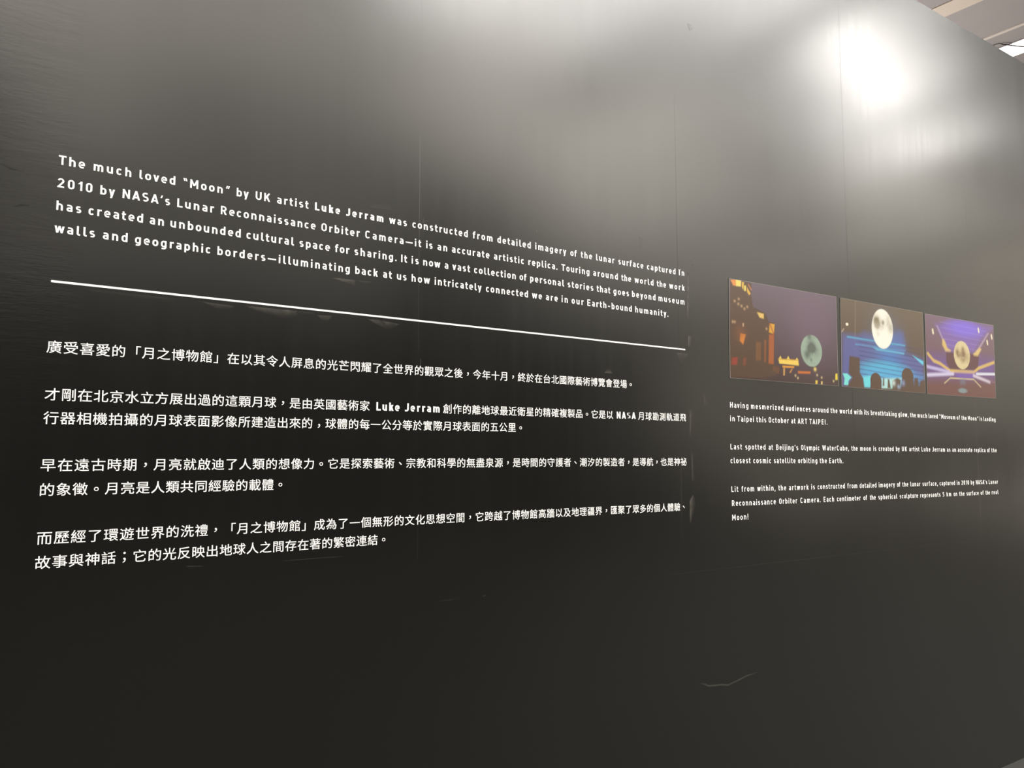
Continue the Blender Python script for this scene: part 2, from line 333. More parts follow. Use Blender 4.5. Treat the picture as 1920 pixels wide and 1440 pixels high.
# ------------------------------------------------------------------ lettering
XH = 0.73; DSC = -0.235
def arc(cx, cy, rx, ry, a0, a1, n=7):
    return [(cx + rx * math.cos(math.radians(a0 + (a1 - a0) * i / n)), cy + ry * math.sin(math.radians(a0 + (a1 - a0) * i / n))) for i in range(n + 1)]
def rrect(x0, y0, x1, y1, r, ry=None):
    ry = ry or r
    return ('c', arc(x1 - r, y1 - ry, r, ry, 0, 90) + arc(x0 + r, y1 - ry, r, ry, 90, 180) + arc(x0 + r, y0 + ry, r, ry, 180, 270) + arc(x1 - r, y0 + ry, r, ry, 270, 360))
def L(*p): return ('o', list(p))
def para(x0, y0, x1, y1, t): return ('p', [(x0 - t / 2, y0), (x0 + t / 2, y0), (x1 + t / 2, y1), (x1 - t / 2, y1)])
def rect(x0, y0, x1, y1): return ('p', [(x0, y0), (x1, y0), (x1, y1), (x0, y1)])
def glyph(ch, t):
    "monoline sign-writer's grotesque: (width, strokes), cap height = 1, stem = t"
    h = t / 2; d = t * 1.06; v = h * 0.86
    X = XH - v; T = 1 - v
    def arch(x0, x1, top=X): r = (x1 - x0) / 2; return ('o', arc(x0 + r, top - r, r, r, 180, 90) + arc(x1 - r, top - r, r, r, 90, 0) + [(x1, 0)])
    def bowl(x0, x1, y0=v, y1=X): r = min((x1 - x0) / 2, (y1 - y0) / 2); return rrect(x0, y0, x1, y1, r)
    w = 0.60; a, b = h, w - h; r = (b - a) / 2
    if ch == 'o': w = .61; return w, [bowl(h, w - h)]
    if ch == 'n': return w, [L((a, 0), (a, XH)), arch(a, b)]
    if ch == 'h': return w, [L((a, 0), (a, 1)), arch(a, b)]
    if ch == 'm': w = .93; m = w / 2; return w, [L((h, 0), (h, XH)), arch(h, m), arch(m, w - h)]
    if ch == 'u': return w, [L((b, 0), (b, XH)), ('o', [(a, XH)] + arc(a + r, v + r, r, r, 180, 270) + arc(b - r, v + r, r, r, 270, 360))]
    if ch == 'r': w = .42; rr = .20; return w, [L((h, 0), (h, XH)), ('o', arc(h + rr, X - rr, rr, rr, 180, 90) + [(w, X)])]
    if ch == 'i': return t, [L((h, 0), (h, XH)), rect(0, .855, t, 1.03)]
    if ch == '\u01d0': return t, [L((h, 0), (h, XH - .02)), para(h, XH - .06, h - .17, .99, .11), para(h, XH - .06, h + .20, 1.02, .11)]
    if ch == 'j': q = .10; return t + .08, [('o', [(.08 + h, XH)] + arc(.08 + h - q, DSC + v + q, q, q, 0, -90) + [(-.05, DSC + v)]), rect(.08, .855, .08 + t, 1.03)]
    if ch == 'l': w = .33; q = .13; return w, [('o', [(h, 1)] + arc(h + q, v + q, q, q, 180, 270) + [(w, v)])]
    if ch == 't': w = .42; q = .13; s = .07 + h; return w, [('o', [(s, .94)] + arc(s + q, v + q, q, q, 180, 270) + [(w, v)]), L((0, X), (w - .01, X))]
    if ch == 'f': w = .42; q = .13; s = .07 + h; return w, [('o', [(s, 0)] + arc(s + q, T - q, q, q, 180, 90) + [(w, T)]), L((0, X), (w - .02, X))]
    if ch == 'a':
        w = .565; b = w - h; m = .375; q = (m - v) / 2; r2 = .17
        return w, [('o', [(b, 0)] + arc(b - r2, X - r2, r2, r2, 0, 90) + [(.07, X)]), ('o', [(b, m)] + arc(h + q, v + q, q, q, 90, 270) + [(b, v)])]
    if ch == 'e':
        w = .60; b = w - h; m = .365; return w, [('o', [(h, m), (b, m)] + arc(b - r, X - r, r, r, 0, 90) + arc(h + r, X - r, r, r, 90, 180) + arc(h + r, v + r, r, r, 180, 270) + [(b - .02, v)])]
    if ch == 'c':
        w = .55; r = (w - t) / 2; return w, [('o', arc(w - h - r, X - r, r, r, 30, 180, 12) + arc(h + r, v + r, r, r, 180, 330, 12))]
    if ch in 'sS':
        top = X if ch == 's' else T; w = .53 if ch == 's' else .66; q = (top - v) / 4; m = (top + v) / 2
        rx = q * 1.1
        return w, [('o', arc(w - h - rx, top - q * .9, rx, q * .9, 40, 90, 4) + arc(h + rx, top - q, rx, q, 90, 270) + arc(w - h - rx, v + q, rx, q, 90, -90) + arc(h + rx, v + q * .9, rx, q * .9, 270, 220, 4))]
    if ch == 'd': return w, [bowl(a, b), L((b, 0), (b, 1))]
    if ch == 'b': return w, [bowl(a, b), L((a, 0), (a, 1))]
    if ch == 'p': return w, [bowl(a, b), L((a, DSC), (a, XH))]
    if ch == 'g': q = .19; return w, [bowl(a, b), ('o', [(b, XH)] + arc(b - q, DSC + v + q, q, q, 0, -90) + [(.09, DSC + v)])]
    if ch == 'k': w = .58; return w, [L((h, 0), (h, 1)), para(t * .9, .27, w - d * .62, XH, d * 1.12), para(w - d * .56, 0, .30, .42, d * 1.12)]
    if ch == 'v': w = .60; return w, [para(w / 2, 0, d / 2, XH, d), para(w / 2, 0, w - d / 2, XH, d)]
    if ch == 'y': w = .60; s = (w / 2 - d / 2) / XH; return w, [para(w / 2, 0, d / 2, XH, d), para(w / 2 + s * DSC, DSC, w - d / 2, XH, d)]
    if ch == 'w': w = .92; return w, [para(.26, 0, d / 2, XH, d), para(.26, 0, w / 2, XH, d * .9), para(w - .26, 0, w / 2, XH, d * .9), para(w - .26, 0, w - d / 2, XH, d)]
    if ch == 'x': w = .58; return w, [para(d / 2, 0, w - d / 2, XH, d), para(w - d / 2, 0, d / 2, XH, d)]
    if ch == 'z': w = .52; return w, [L((0, X), (w, X)), L((0, v), (w, v)), para(d * .6, v, w - d * .6, X, d * 1.2)]
    if ch == 'T': w = .72; return w, [L((0, T), (w, T)), L((w / 2, 0), (w / 2, 1))]
    if ch == 'L': w = .58; return w, [L((h, 0), (h, 1)), L((0, v), (w, v))]
    if ch == 'I': return t, [L((h, 0), (h, 1))]
    if ch == 'H': w = .72; return w, [L((h, 0), (h, 1)), L((w - h, 0), (w - h, 1)), L((h, .5), (w - h, .5))]
    if ch == 'E': w = .60; return w, [L((h, 0), (h, 1)), L((0, T), (w, T)), L((0, .5), (w - .04, .5)), L((0, v), (w, v))]
    if ch == 'N': w = .74; return w, [L((h, 0), (h, 1)), L((w - h, 0), (w - h, 1)), para(h * .9, 1, w - h * .9, 0, d * 1.05)]
    if ch == 'M': w = .88; return w, [L((h, 0), (h, 1)), L((w - h, 0), (w - h, 1)), para(h, 1, w / 2, .27, d), para(w - h, 1, w / 2, .27, d)]
    if ch == 'A': w = .80; return w, [para(d / 2, 0, w / 2, 1, d), para(w - d / 2, 0, w / 2, 1, d), L((.16, .27), (w - .16, .27))]
    if ch == 'W': w = 1.12; return w, [para(.30, 0, d / 2, 1, d), para(.30, 0, w / 2, 1, d * .9), para(w - .30, 0, w / 2, 1, d * .9), para(w - .30, 0, w - d / 2, 1, d)]
    if ch == 'K': w = .72; return w, [L((h, 0), (h, 1)), para(t * .8, .33, w - d * .65, 1, d * 1.2), para(w - d * .6, 0, .33, .58, d * 1.15)]
    if ch == 'U': w = .70; R = (w - t) / 2; return w, [('o', [(h, 1)] + arc(h + R, v + R, R, R, 180, 360, 14) + [(w - h, 1)])]
    if ch == 'J': w = .52; q = .20; return w, [('o', [(w - h, 1)] + arc(w - h - q, v + q, q, q, 0, -90) + [(0, v)])]
    if ch in 'O0': w = .70 if ch == 'O' else .62; R = (w - t) / 2; return w, [rrect(h, v, w - h, T, R)]
    if ch == 'C': w = .66; R = (w - t) / 2; return w, [('o', arc(w - h - R * .8, T - R * .8, R * .8, R * .8, 25, 90, 5) + arc(h + R, T - R, R, R, 90, 180) + arc(h + R, v + R, R, R, 180, 270) + arc(w - h - R * .8, v + R * .8, R * .8, R * .8, 270, 335, 5))]
    if ch == 'R': w = .68; q = (T - .46) / 2; return w, [L((h, 0), (h, 1)), ('o', [(h, T)] + arc(w - h - .03 - q, T - q, q, q, 90, -90) + [(h, .46)]), para(w - d * .56, 0, .36, .46, d * 1.05)]
    if ch == 'P': w = .66; q = (T - .42) / 2; return w, [L((h, 0), (h, 1)), ('o', [(h, T)] + arc(w - h - q, T - q, q, q, 90, -90) + [(h, .42)])]
    if ch == 'B':
        w = .68; q = (T - .52) / 2; q2 = (.52 - v) / 2
        return w, [L((h, 0), (h, 1)), ('o', [(h, T)] + arc(w - h - .03 - q, T - q, q, q, 90, -90) + [(h, .52)]), ('o', [(h, .52)] + arc(w - h - q2, v + q2, q2, q2, 90, -90) + [(h, v)])]
    if ch == '1': w = .40; return w, [L((w - h, 0), (w - h, 1)), para(.08, .70, w - h, T + v * .2, d * 1.1)]
    if ch == '2': w = .62; R = (w - t) / 2; return w, [('o', arc(h + R, T - R, R, R, 165, -25, 14) + [(.13, v * 1.6)]), L((0, v), (w, v))]
    if ch == '5': w = .62; q = .23; return w, [L((.06, T), (w - .04, T)), L((.06 + h, T), (.06 + h, .50)), ('o', [(.06, .60)] + arc(w - h - q, v + q + .02, q, q + .02, 95, -90, 10) + [(.04, v)])]
    if ch == '.': return t, [rect(0, 0, t, t * .95)]
    if ch == ',': return t, [para(t * .28, -.17, t * .62, t * .95, t * .9)]
    if ch == '!': return t, [rect(0, 0, t, t * .95), L((h, .30), (h, 1))]
    if ch == '-': return .40, [L((0, .37), (.40, .37))]
    if ch == '\u2014': return .95, [L((-.04, .37), (.99, .37))]
    if ch in "\u2019'": return t, [para(t * .2 if ch != "'" else h, .70, h + .05 if ch != "'" else h, 1.0, t * .85)]
    if ch == '\u201c': return .42, [para(.19, .68, .09, 1.0, .14), para(.40, .68, .30, 1.0, .14)]
    if ch == '\u201d': return .42, [para(.07, .68, .17, 1.0, .14), para(.28, .68, .38, 1.0, .14)]
    raise KeyError(ch)
SB = {'o': .05, 'e': .05, 'c': .05, 'v': .01, 'w': .01, 'y': .01, 'T': .02, 'A': .0, 'L': .07, 'r': .05, 't': .03, 'f': .03, 's': .045, 'k': .05, 'a': .06, '.': .06, ',': .05, 'J': .03}
def bearings(ch):
    l = SB.get(ch, .085); rgt = l
    if ch in 'Lrlkc': rgt = .03
    if ch in 'L': l = .085
    if ch in 'bphmnrkl': l = .085
    if ch in 'dgu': rgt = .085; l = .05
    if ch in 'bp': rgt = .05
    return l, rgt
def ribbon(pts, closed, hw):
    P = pts[:]
    Q = [P[0]]
    for q in P[1:]:
        if math.dist(q, Q[-1]) > 1e-5: Q.append(q)
    if closed and math.dist(Q[0], Q[-1]) < 1e-5: Q.pop()
    n = len(Q); Lf, Rt = [], []
    for i in range(n):
        a = Q[i - 1] if (i or closed) else None; b = Q[(i + 1) % n] if (i < n - 1 or closed) else None
        def nrm(p, q): dx, dy = q[0] - p[0], q[1] - p[1]; l = math.hypot(dx, dy); return (-dy / l, dx / l)
        if a is None: nx, ny = nrm(Q[i], b); s = 1
        elif b is None: nx, ny = nrm(a, Q[i]); s = 1
        else:
            n1, n2 = nrm(a, Q[i]), nrm(Q[i], b); nx, ny = n1[0] + n2[0], n1[1] + n2[1]; l = math.hypot(nx, ny) or 1
            nx, ny = nx / l, ny / l; s = 1 / max(.5, nx * n1[0] + ny * n1[1])
        Lf.append((Q[i][0] + nx * hw * s, Q[i][1] + ny * hw * s * 0.86)); Rt.append((Q[i][0] - nx * hw * s, Q[i][1] - ny * hw * s * 0.86))
    return Lf, Rt
THK = 0.00035
class Line:
    "collects the vinyl letters of one text line in wall coordinates"
    def __init__(s, a, b): s.V = []; s.F = []; s.a = a; s.dx = b[0] - a[0]; s.dz = (b[1] - a[1]); s.k = s.dz / s.dx; s.lift = 0
    def P(s, x, z, out): return W(x, s.a[1] + (x - s.a[0]) * s.k + z, out)
    def quads(s, A, B, closed):
        s.lift = (s.lift + 1) % 5; o = THK + 0.00003 * s.lift; n = len(A); b = len(s.V)
        for p, q in zip(A, B): s.V += [s.P(*p, o), s.P(*q, o), s.P(*p, 0.00002), s.P(*q, 0.00002)]
        for i in range(n if closed else n - 1):
            c, d = b + 4 * i, b + 4 * ((i + 1) % n)
            s.F += [(c, c + 1, d + 1, d), (c, d, d + 2, c + 2), (c + 1, c + 3, d + 3, d + 1)]
        if not closed: e = b + 4 * (n - 1); s.F += [(b, b + 2, b + 3, b + 1), (e, e + 1, e + 3, e + 2)]
    def put(s, ch, x, cap, t, sx=1.0):
        w, st = glyph(ch, t)
        for kind, pts in st:
            if kind == 'p': A, B = [pts[0], pts[3]], [pts[1], pts[2]]; cl = False
            else: A, B = ribbon(pts, kind == 'c', t / 2 * (0.96 if ch in 'eastcgSCR25' else 1)); cl = kind == 'c'
            f = lambda P: [(x + u * cap * sx, v_ * cap) for u, v_ in P]
            s.quads(f(A), f(B), cl)
        return w * cap * sx
    def build(s, name, parent, m=None):
        o = mesh_obj(name, s.V, s.F, m or M_vinyl, parent); s.V = []; s.F = []; return o
def line_root(parent, x, z):
    o = bpy.data.objects.new('text_line', None); COL.objects.link(o); o.location = Vector(W(x, z)) - Vector(parent.location)
    o.empty_display_size = 0.05; o.parent = parent; return o
def word_w(wd_, t):
    "natural ink width in cap units, without tracking"
    x = 0
    for i, ch in enumerate(wd_):
        l, r = bearings(ch); w, _ = glyph(ch, t); x += w + (l if i else 0) + (r if i < len(wd_) - 1 else 0)
    return x
def put_word(ln, wd_, x, cap, t, trk, sx=1.0):
    for i, ch in enumerate(wd_):
        l, r = bearings(ch); w, _ = glyph(ch, t)
        if i: x += l * cap * sx
        ln.put(ch, x, cap, t, sx); x += w * cap * sx + (r * cap * sx if i < len(wd_) - 1 else 0) + trk
    return x
LATIN = {
'L1': ('The much loved “Moon” by UK artist Luke Jerram was constructed from detailed imagery of the lunar surface captured in', [0.2242, 0.3016, 0.4079, 0.5149, 0.6556, 0.7079, 0.7683, 0.8804, 0.9774, 1.1183, 1.1986, 1.4208, 1.5177, 1.6752, 1.8307, 1.8785, 1.9506, 2.0588, 2.2056, 2.3783], 2.4097, 0.232, 0.714, 2.405, 0.7131),
'L2': ('2010 by NASA’s Lunar Reconnaissance Orbiter Camera—it is an accurate artistic replica. Touring around the world the work', [0.2242, 0.3187, 0.3701, 0.5023, 0.6146, 0.9012, 1.0398, 1.2478, 1.2887, 1.342, 1.5039, 1.6455, 1.7895, 1.936, 2.073, 2.1398, 2.256, 2.3234], 2.4081, 0.224, 0.6568, 2.407, 0.6537),
'L3': ('has created an unbounded cultural space for sharing. It is now a vast collection of personal stories that goes beyond museum', [0.2241, 0.2946, 0.4365, 0.4871, 0.6858, 0.8364, 0.9445, 1.0056, 1.1608, 1.197, 1.2379, 1.3153, 1.3439, 1.4266, 1.6087, 1.653, 1.8171, 1.9518, 2.033, 2.126, 2.2636], 2.4057, 0.224, 0.6002, 2.404, 0.5978),
'L4': ('walls and geographic borders—illuminating back at us how intricately connected we are in our Earth-bound humanity.', [0.2225, 0.3289, 0.4035, 0.6091, 1.0093, 1.1001, 1.1471, 1.1976, 1.2796, 1.4727, 1.661, 1.7205, 1.7896, 1.8348, 1.9073, 2.141], 2.3152, 0.233, 0.5441, 2.312, 0.541),
'R1a': ('Having mesmerized audiences around the world with its breathtaking glow, the much loved “Museum of the Moon” is landing', [2.6607, 2.7908, 3.0202, 3.2111, 3.3437, 3.4123, 3.526, 3.6089, 3.6636, 3.9007, 4.0068, 4.075, 4.1807, 4.2853, 4.4614, 4.5109, 4.5799, 4.7079, 4.7493], 4.8836, 2.661, 0.2015, 4.883, 0.1985),
'R1b': ('in Taipei this October at ART TAIPEI.', [2.6598, 2.7038, 2.8233, 2.9031, 3.0555, 3.1012, 3.1843], 3.3149, 2.66, 0.146, 3.314, 0.1466),
'R2a': ("Last spotted at Beijing's Olympic WaterCube, the moon is created by UK artist Luke Jerram as an accurate replica of the", [2.6573, 2.7486, 2.8982, 2.9476, 3.1191, 3.2727, 3.4945, 3.5649, 3.6729, 3.7177, 3.8662, 3.9192, 3.9856, 4.0996, 4.2023, 4.3468, 4.4007, 4.4571, 4.629, 4.7728, 4.8209], 4.88, 2.658, 0.0319, 4.879, 0.0274),
'R2b': ('closest cosmic satellite orbiting the Earth.', [2.656, 2.7971, 2.9302, 3.0949, 3.2499, 3.3199], 3.4263, 2.656, -0.024, 3.426, -0.0268),
'R3a': ("Lit from within, the artwork is constructed from detailed imagery of the lunar surface, captured in 2010 by NASA's Lunar", [2.6571, 2.7189, 2.8172, 2.9548, 3.0267, 3.1827, 3.2281, 3.4525, 3.5494, 3.7061, 3.8632, 3.9103, 3.9823, 4.0939, 4.2579, 4.4305, 4.4783, 4.577, 4.6319, 4.7733], 4.8761, 2.658, -0.1391, 4.875, -0.1467),
'R3b': ('Reconnaissance Orbiter Camera. Each centimeter of the spherical sculpture represents 5 km on the surface of the real', [2.6583, 2.9576, 3.1027, 3.2691, 3.3691, 3.5762, 3.6279, 3.699, 3.8824, 4.0693, 4.2832, 4.3218, 4.3931, 4.4509, 4.5263, 4.6772, 4.7311, 4.8008], 4.8748, 2.658, -0.1958, 4.872, -0.204),
'R3c': ('Moon!', [2.6579], 2.7635, 2.658, -0.2527, 2.763, -0.2523),
}
def latin_line(key, cap, stem, parent, bold=()):
    txt, xs, end, ax, az, bx, bz = LATIN[key]; ws = txt.split()
    st = [stem * 1.22 if w in bold else stem for w in ws]
    nat = [word_w(w, s_) * cap for w, s_ in zip(ws, st)]; n = [len(w) - 1 for w in ws]
    t_, g = 0.1 * cap, 0.4 * cap
    if len(ws) > 3:                      # tracking and word space that best fit the measured word starts
        rows = [(n[i], xs[i + 1] - xs[i] - nat[i]) for i in range(len(ws) - 1)]
        A = np.array([(r[0], 1.0) for r in rows]); b = np.array([r[1] for r in rows])
        (t_, g), *_ = np.linalg.lstsq(A, b, rcond=None)
    ln = Line((ax, az), (bx, bz)); root = line_root(parent, ax, az)
    for i, w in enumerate(ws):
        tgt = (xs[i + 1] - xs[i] - g) if i + 1 < len(ws) else end - xs[i]
        trk = (tgt - nat[i]) / n[i] if n[i] else 0
        sx = 1.0
        lo, hi = t_ - 0.12 * cap, t_ + 0.12 * cap
        if n[i]:
            c = min(hi, max(lo, trk)); trk = c
        if key == 'L1' and w == 'in': w = '\u01d0n'
        put_word(ln, w, xs[i], cap, st[i], trk)
        q = ln.build('word', root)
        if w in bold: q['label'] = 'heavier bold white word'
    return round(float(t_ / cap), 3), round(float(g / cap), 3)

# Chinese glyph outlines come from the default font of Blender
_cache = {}
def han(ch):
    if ch not in _cache:
        c = bpy.data.curves.new('glyph', 'FONT'); c.body = ch; c.resolution_u = 3; c.offset = 0.0
        o = bpy.data.objects.new('glyph', c); COL.objects.link(o)
        dg = bpy.context.evaluated_depsgraph_get(); ev = o.evaluated_get(dg); me = ev.to_mesh()
        V = [(v.co.x, v.co.y) for v in me.vertices]; F = [tuple(p.vertices) for p in me.polygons]
        ed = {}
        for f in F:
            for a, b in zip(f, f[1:] + f[:1]):
                k_ = (a, b) if a < b else (b, a); ed.setdefault(k_, []).append((a, b))
        E = [v[0] for v in ed.values() if len(v) == 1]
        ev.to_mesh_clear(); bpy.data.objects.remove(o); bpy.data.curves.remove(c)
        _cache[ch] = (V, F, E)
    return _cache[ch]
def put_han(ln, ch, xc, em, sx, low=False):
    V, F, E = han(ch)
    x0, x1 = min(v[0] for v in V), max(v[0] for v in V); y0, y1 = min(v[1] for v in V), max(v[1] for v in V)
    cx, cy = 0.5, 0.38
    if ch in '，、；。：': cx = (x0 + x1) / 2; cy = (y0 + y1) / 2 + (0.22 if low else 0.03)
    for q_, (ox, oy) in enumerate(((-HB, -HB * .6), (HB, -HB * .6), (-HB, HB * .6), (HB, HB * .6))):
        b = len(ln.V)
        P = [(xc + (x - cx + ox) * em * sx, (y - cy + oy) * em) for x, y in V]
        for q in P: ln.V.append(ln.P(*q, THK + 0.00003 * q_))
        ln.F += [tuple(i + b for i in f) for f in F]
        idx = {}
        for a_, b_ in E:
            for i in (a_, b_):
                if i not in idx: idx[i] = len(ln.V); ln.V.append(ln.P(*P[i], 0.00002))
            ln.F.append((b + b_, b + a_, idx[a_], idx[b_]))
HB = 0.0045           # weight added to the strokes, in em

def block(label, x, z, cat='wall text', group=None): return thing('wall_text', W(x, z, 0), label, cat, group)
CAPL, STEML = 0.0233, 0.186
b1 = block('large white four-line English paragraph at upper left above the long rule', 0.224, 0.54)
info = [latin_line(k_, CAPL, STEML, b1, ('Luke', 'Jerram') if k_ == 'L1' else ()) for k_ in ('L1', 'L2', 'L3', 'L4')]
print('LATIN', info)
# rule
ra, rb = (0.2207, 0.4238), (2.4051, 0.4202)
V, F = [], []
for (x, z) in (ra, rb):
    for dz in (-0.0026, 0.0026):
        V += [W(x, z + dz, THK), W(x, z + dz, 0.00002)]
F = [(0, 4, 6, 2), (0, 1, 5, 4), (2, 6, 7, 3), (0, 2, 3, 1), (4, 5, 7, 6)]
rule = mesh_obj('divider_rule', V, F, M_vinyl)
tag(rule, 'long thin white rule between the English and the Chinese paragraphs', 'rule line')

EM, HSX = 0.0326, 1.05
HAN = {
 'C1': ('廣受喜愛的「月之博物館」在以其令人屏息的光芒閃耀了全世界的觀眾之後，今年十月，終於在台北國際藝術博覽會登場。', (0.2344, 0.2649), (2.0775, 0.2686), 52),
 'C2b': ('行器相機拍攝的月球表面影像所建造出來的，球體的每一公分等於實際月球表面的五公里。', (0.2349, 0.0945), (1.5769, 0.0989), 38),
 'C3a': ('早在遠古時期，月亮就啟迪了人類的想像力。它是探索藝術、宗教和科學的無盡泉源，是時間的守護者、潮汐的製造者，是導航，也是神祕', (0.2336, -0.0177), (2.3848, -0.0166), 60),
 'C3b': ('的象徵。月亮是人類共同經驗的載體。', (0.2334, -0.0758), (0.7625, -0.0738), 15),
 'C4a': ('而歷經了環遊世界的洗禮，「月之博物館」成為了一個無形的文化思想空間，它跨越了博物館高牆以及地理疆界，匯聚了眾多的個人體驗、', (0.2331, -0.1886), (2.3455, -0.1883), 59),
 'C4b': ('故事與神話；它的光反映出地球人之間存在著的繁密連結。', (0.2319, -0.245), (1.0784, -0.241), 24)}
def han_line(key, parent):
    txt, a, b, ni = HAN[key]; ln = Line(a, b); pt = (b[0] - a[0]) / ni
    root = line_root(parent, *a)
    for i, ch in enumerate(txt):
        if ch == '「' and ln.V: ln.build('phrase', root)
        put_han(ln, ch, a[0] + pt * i, EM, HSX, key == 'C2b' and ch == '，')
        if ch in '，。、；」' or i == len(txt) - 1: ln.build('phrase', root)
b2 = block('single-line Chinese paragraph directly under the long white rule', 0.23, 0.25); han_line('C1', b2)
b3 = block('two-line Chinese paragraph holding the bold English artist name', 0.23, 0.08)
ln = Line((0.2342, 0.1507), (2.3858, 0.1539)); root = line_root(b3, 0.2342, 0.1507); pt = 0.03527
for i, ch in enumerate('才剛在北京水立方展出過的這顆月球，是由英國藝術家'): put_han(ln, ch, 0.2350 + pt * i, EM, HSX)
ln.build('phrase', root)
mid = '創作的離地球最近衛星的精確複製品。它是以'
for i, ch in enumerate(mid): put_han(ln, ch, 1.3298 + 0.0357 * i, EM, HSX)
ln.build('phrase', root)
for i, ch in enumerate('月球勘測軌道飛'): put_han(ln, ch, 2.1652 + (2.3858 - 2.1652) / 6 * i, EM, HSX)
ln.build('phrase', root)
bl = Line((0.2342, 0.1507 - 0.0125), (2.3858, 0.1539 - 0.0125)); CC = 0.0248
for w_, x_, e_, sx_ in (('Luke', 1.0842, 1.1610, 1.0), ('Jerram', 1.1795, 1.3010, 1.0), ('NASA', 2.0424, 2.1360, 1.0)):
    s_ = 0.215; nat = word_w(w_, s_) * CC; put_word(bl, w_, x_, CC, s_, (e_ - x_ - nat) / (len(w_) - 1))
    bl.build('word', root)['label'] = 'bold white Latin word set inside the Chinese line'
han_line('C2b', b3)
b4 = block('two-line Chinese paragraph second from the bottom of the left text column', 0.23, -0.09); han_line('C3a', b4); han_line('C3b', b4)
b5 = block('lowest two-line Chinese paragraph of the left text column', 0.23, -0.26); han_line('C4a', b5); han_line('C4b', b5)
CAPR, STEMR = 0.0228, 0.168
b6 = block('small two-line English paragraph directly under the three photographs', 2.66, 0.14)
b7 = block('small two-line English paragraph, middle of the three at right', 2.66, -0.03)
b8 = block('small three-line English paragraph, lowest at right, ending in a lone word', 2.66, -0.26)
info = [latin_line(k_, CAPR, STEMR, b_) for k_, b_ in (('R1a', b6), ('R1b', b6), ('R2a', b7), ('R2b', b7), ('R3a', b8), ('R3b', b8), ('R3c', b8))]
print('LATIN', info)

# ------------------------------------------------------------------ photographs
def lin(c):
    c = np.array(c, float) / 255; return np.where(c <= .04045, c / 12.92, ((c + .055) / 1.055) ** 2.4)
class Pic:
    def __init__(s, nu, nv): s.nu, s.nv = nu, nv; s.u, s.v = np.meshgrid((np.arange(nu)) / (nu - 1), (np.arange(nv)) / (nv - 1)); s.c = np.zeros((nv, nu, 3))
    def blend(s, m, col): m = np.clip(m, 0, 1)[..., None]; s.c = s.c * (1 - m) + np.array(col) * m
    def poly(s, P, col, a=1.0, soft=0.006):
        P = np.array(P); n = len(P); ins = np.zeros(s.u.shape, bool); d = np.full(s.u.shape, 9.0)
        for i in range(n):
            (x0, y0), (x1, y1) = P[i], P[(i + 1) % n]
            if abs(y1 - y0) > 1e-12: ins ^= ((y0 > s.v) != (y1 > s.v)) & (s.u < (x1 - x0) * (s.v - y0) / (y1 - y0) + x0)
            l2 = (x1 - x0) ** 2 + (y1 - y0) ** 2 + 1e-12; t = np.clip(((s.u - x0) * (x1 - x0) + (s.v - y0) * (y1 - y0)) / l2, 0, 1)
            d = np.minimum(d, np.hypot(s.u - x0 - t * (x1 - x0), (s.v - y0 - t * (y1 - y0)) * 0.6))
        s.blend(a * np.clip(0.5 + np.where(ins, d, -d) / soft, 0, 1), col)
    def line(s, P, w, col, a=1.0, soft=0.006):
        d = np.full(s.u.shape, 9.0)
        for (x0, y0), (x1, y1) in zip(P, P[1:]):
            l2 = (x1 - x0) ** 2 + (y1 - y0) ** 2 + 1e-12; t = np.clip(((s.u - x0) * (x1 - x0) + (s.v - y0) * (y1 - y0)) / l2, 0, 1)
            d = np.minimum(d, np.hypot(s.u - x0 - t * (x1 - x0), (s.v - y0 - t * (y1 - y0)) * 0.6))
        s.blend(a * np.clip(0.5 + (w - d) / soft, 0, 1), col)
    def ell(s, E, col, a=1.0, soft=0.08, sx=1.0, sy=1.0):
        (cx, cy), (rx, _), (_, ty) = E; q = np.hypot((s.u - cx) / ((rx - cx) * sx), (s.v - cy) / ((ty - cy) * sy))
        s.blend(a * np.clip((1 - q) / soft + 0.5, 0, 1), col); return q
    def glow(s, p, r, col, a=1.0): d = np.hypot(s.u - p[0], (s.v - p[1]) * 0.6); s.blend(a * np.exp(-(d / r) ** 2), col)
def moon(pc, E, lo, hi, seed, bright=0.0):
    (cx, cy), (rx, _), (_, ty) = E; rng = random.Random(seed); X = (pc.u - cx) / (rx - cx); Y = (pc.v - cy) / (ty - cy)
    f = np.zeros(X.shape)
    for _ in range(9):
        a = rng.uniform(0, 6.283); q = rng.uniform(0, .8); s_ = rng.uniform(.12, .34)
        f += rng.uniform(.35, 1.0) * np.exp(-(((X - q * math.cos(a)) ** 2 + (Y - q * math.sin(a) - .15) ** 2) / s_ ** 2))
    for _ in range(40):
        a = rng.uniform(0, 6.283); q = rng.uniform(0, .95); s_ = rng.uniform(.04, .09)
        f += rng.uniform(-.35, .3) * np.exp(-(((X - q * math.cos(a)) ** 2 + (Y - q * math.sin(a)) ** 2) / s_ ** 2))
    f = np.clip(f, 0, 1) * np.clip(1 - bright * (0.4 - Y), 0, 1)
    col = np.array(hi) * (1 - f[..., None]) + np.array(lo) * f[..., None]
    m = np.clip((1 - np.hypot(X, Y)) / 0.06 + 0.5, 0, 1)[..., None]
    pc.c = pc.c * (1 - m) + col * m
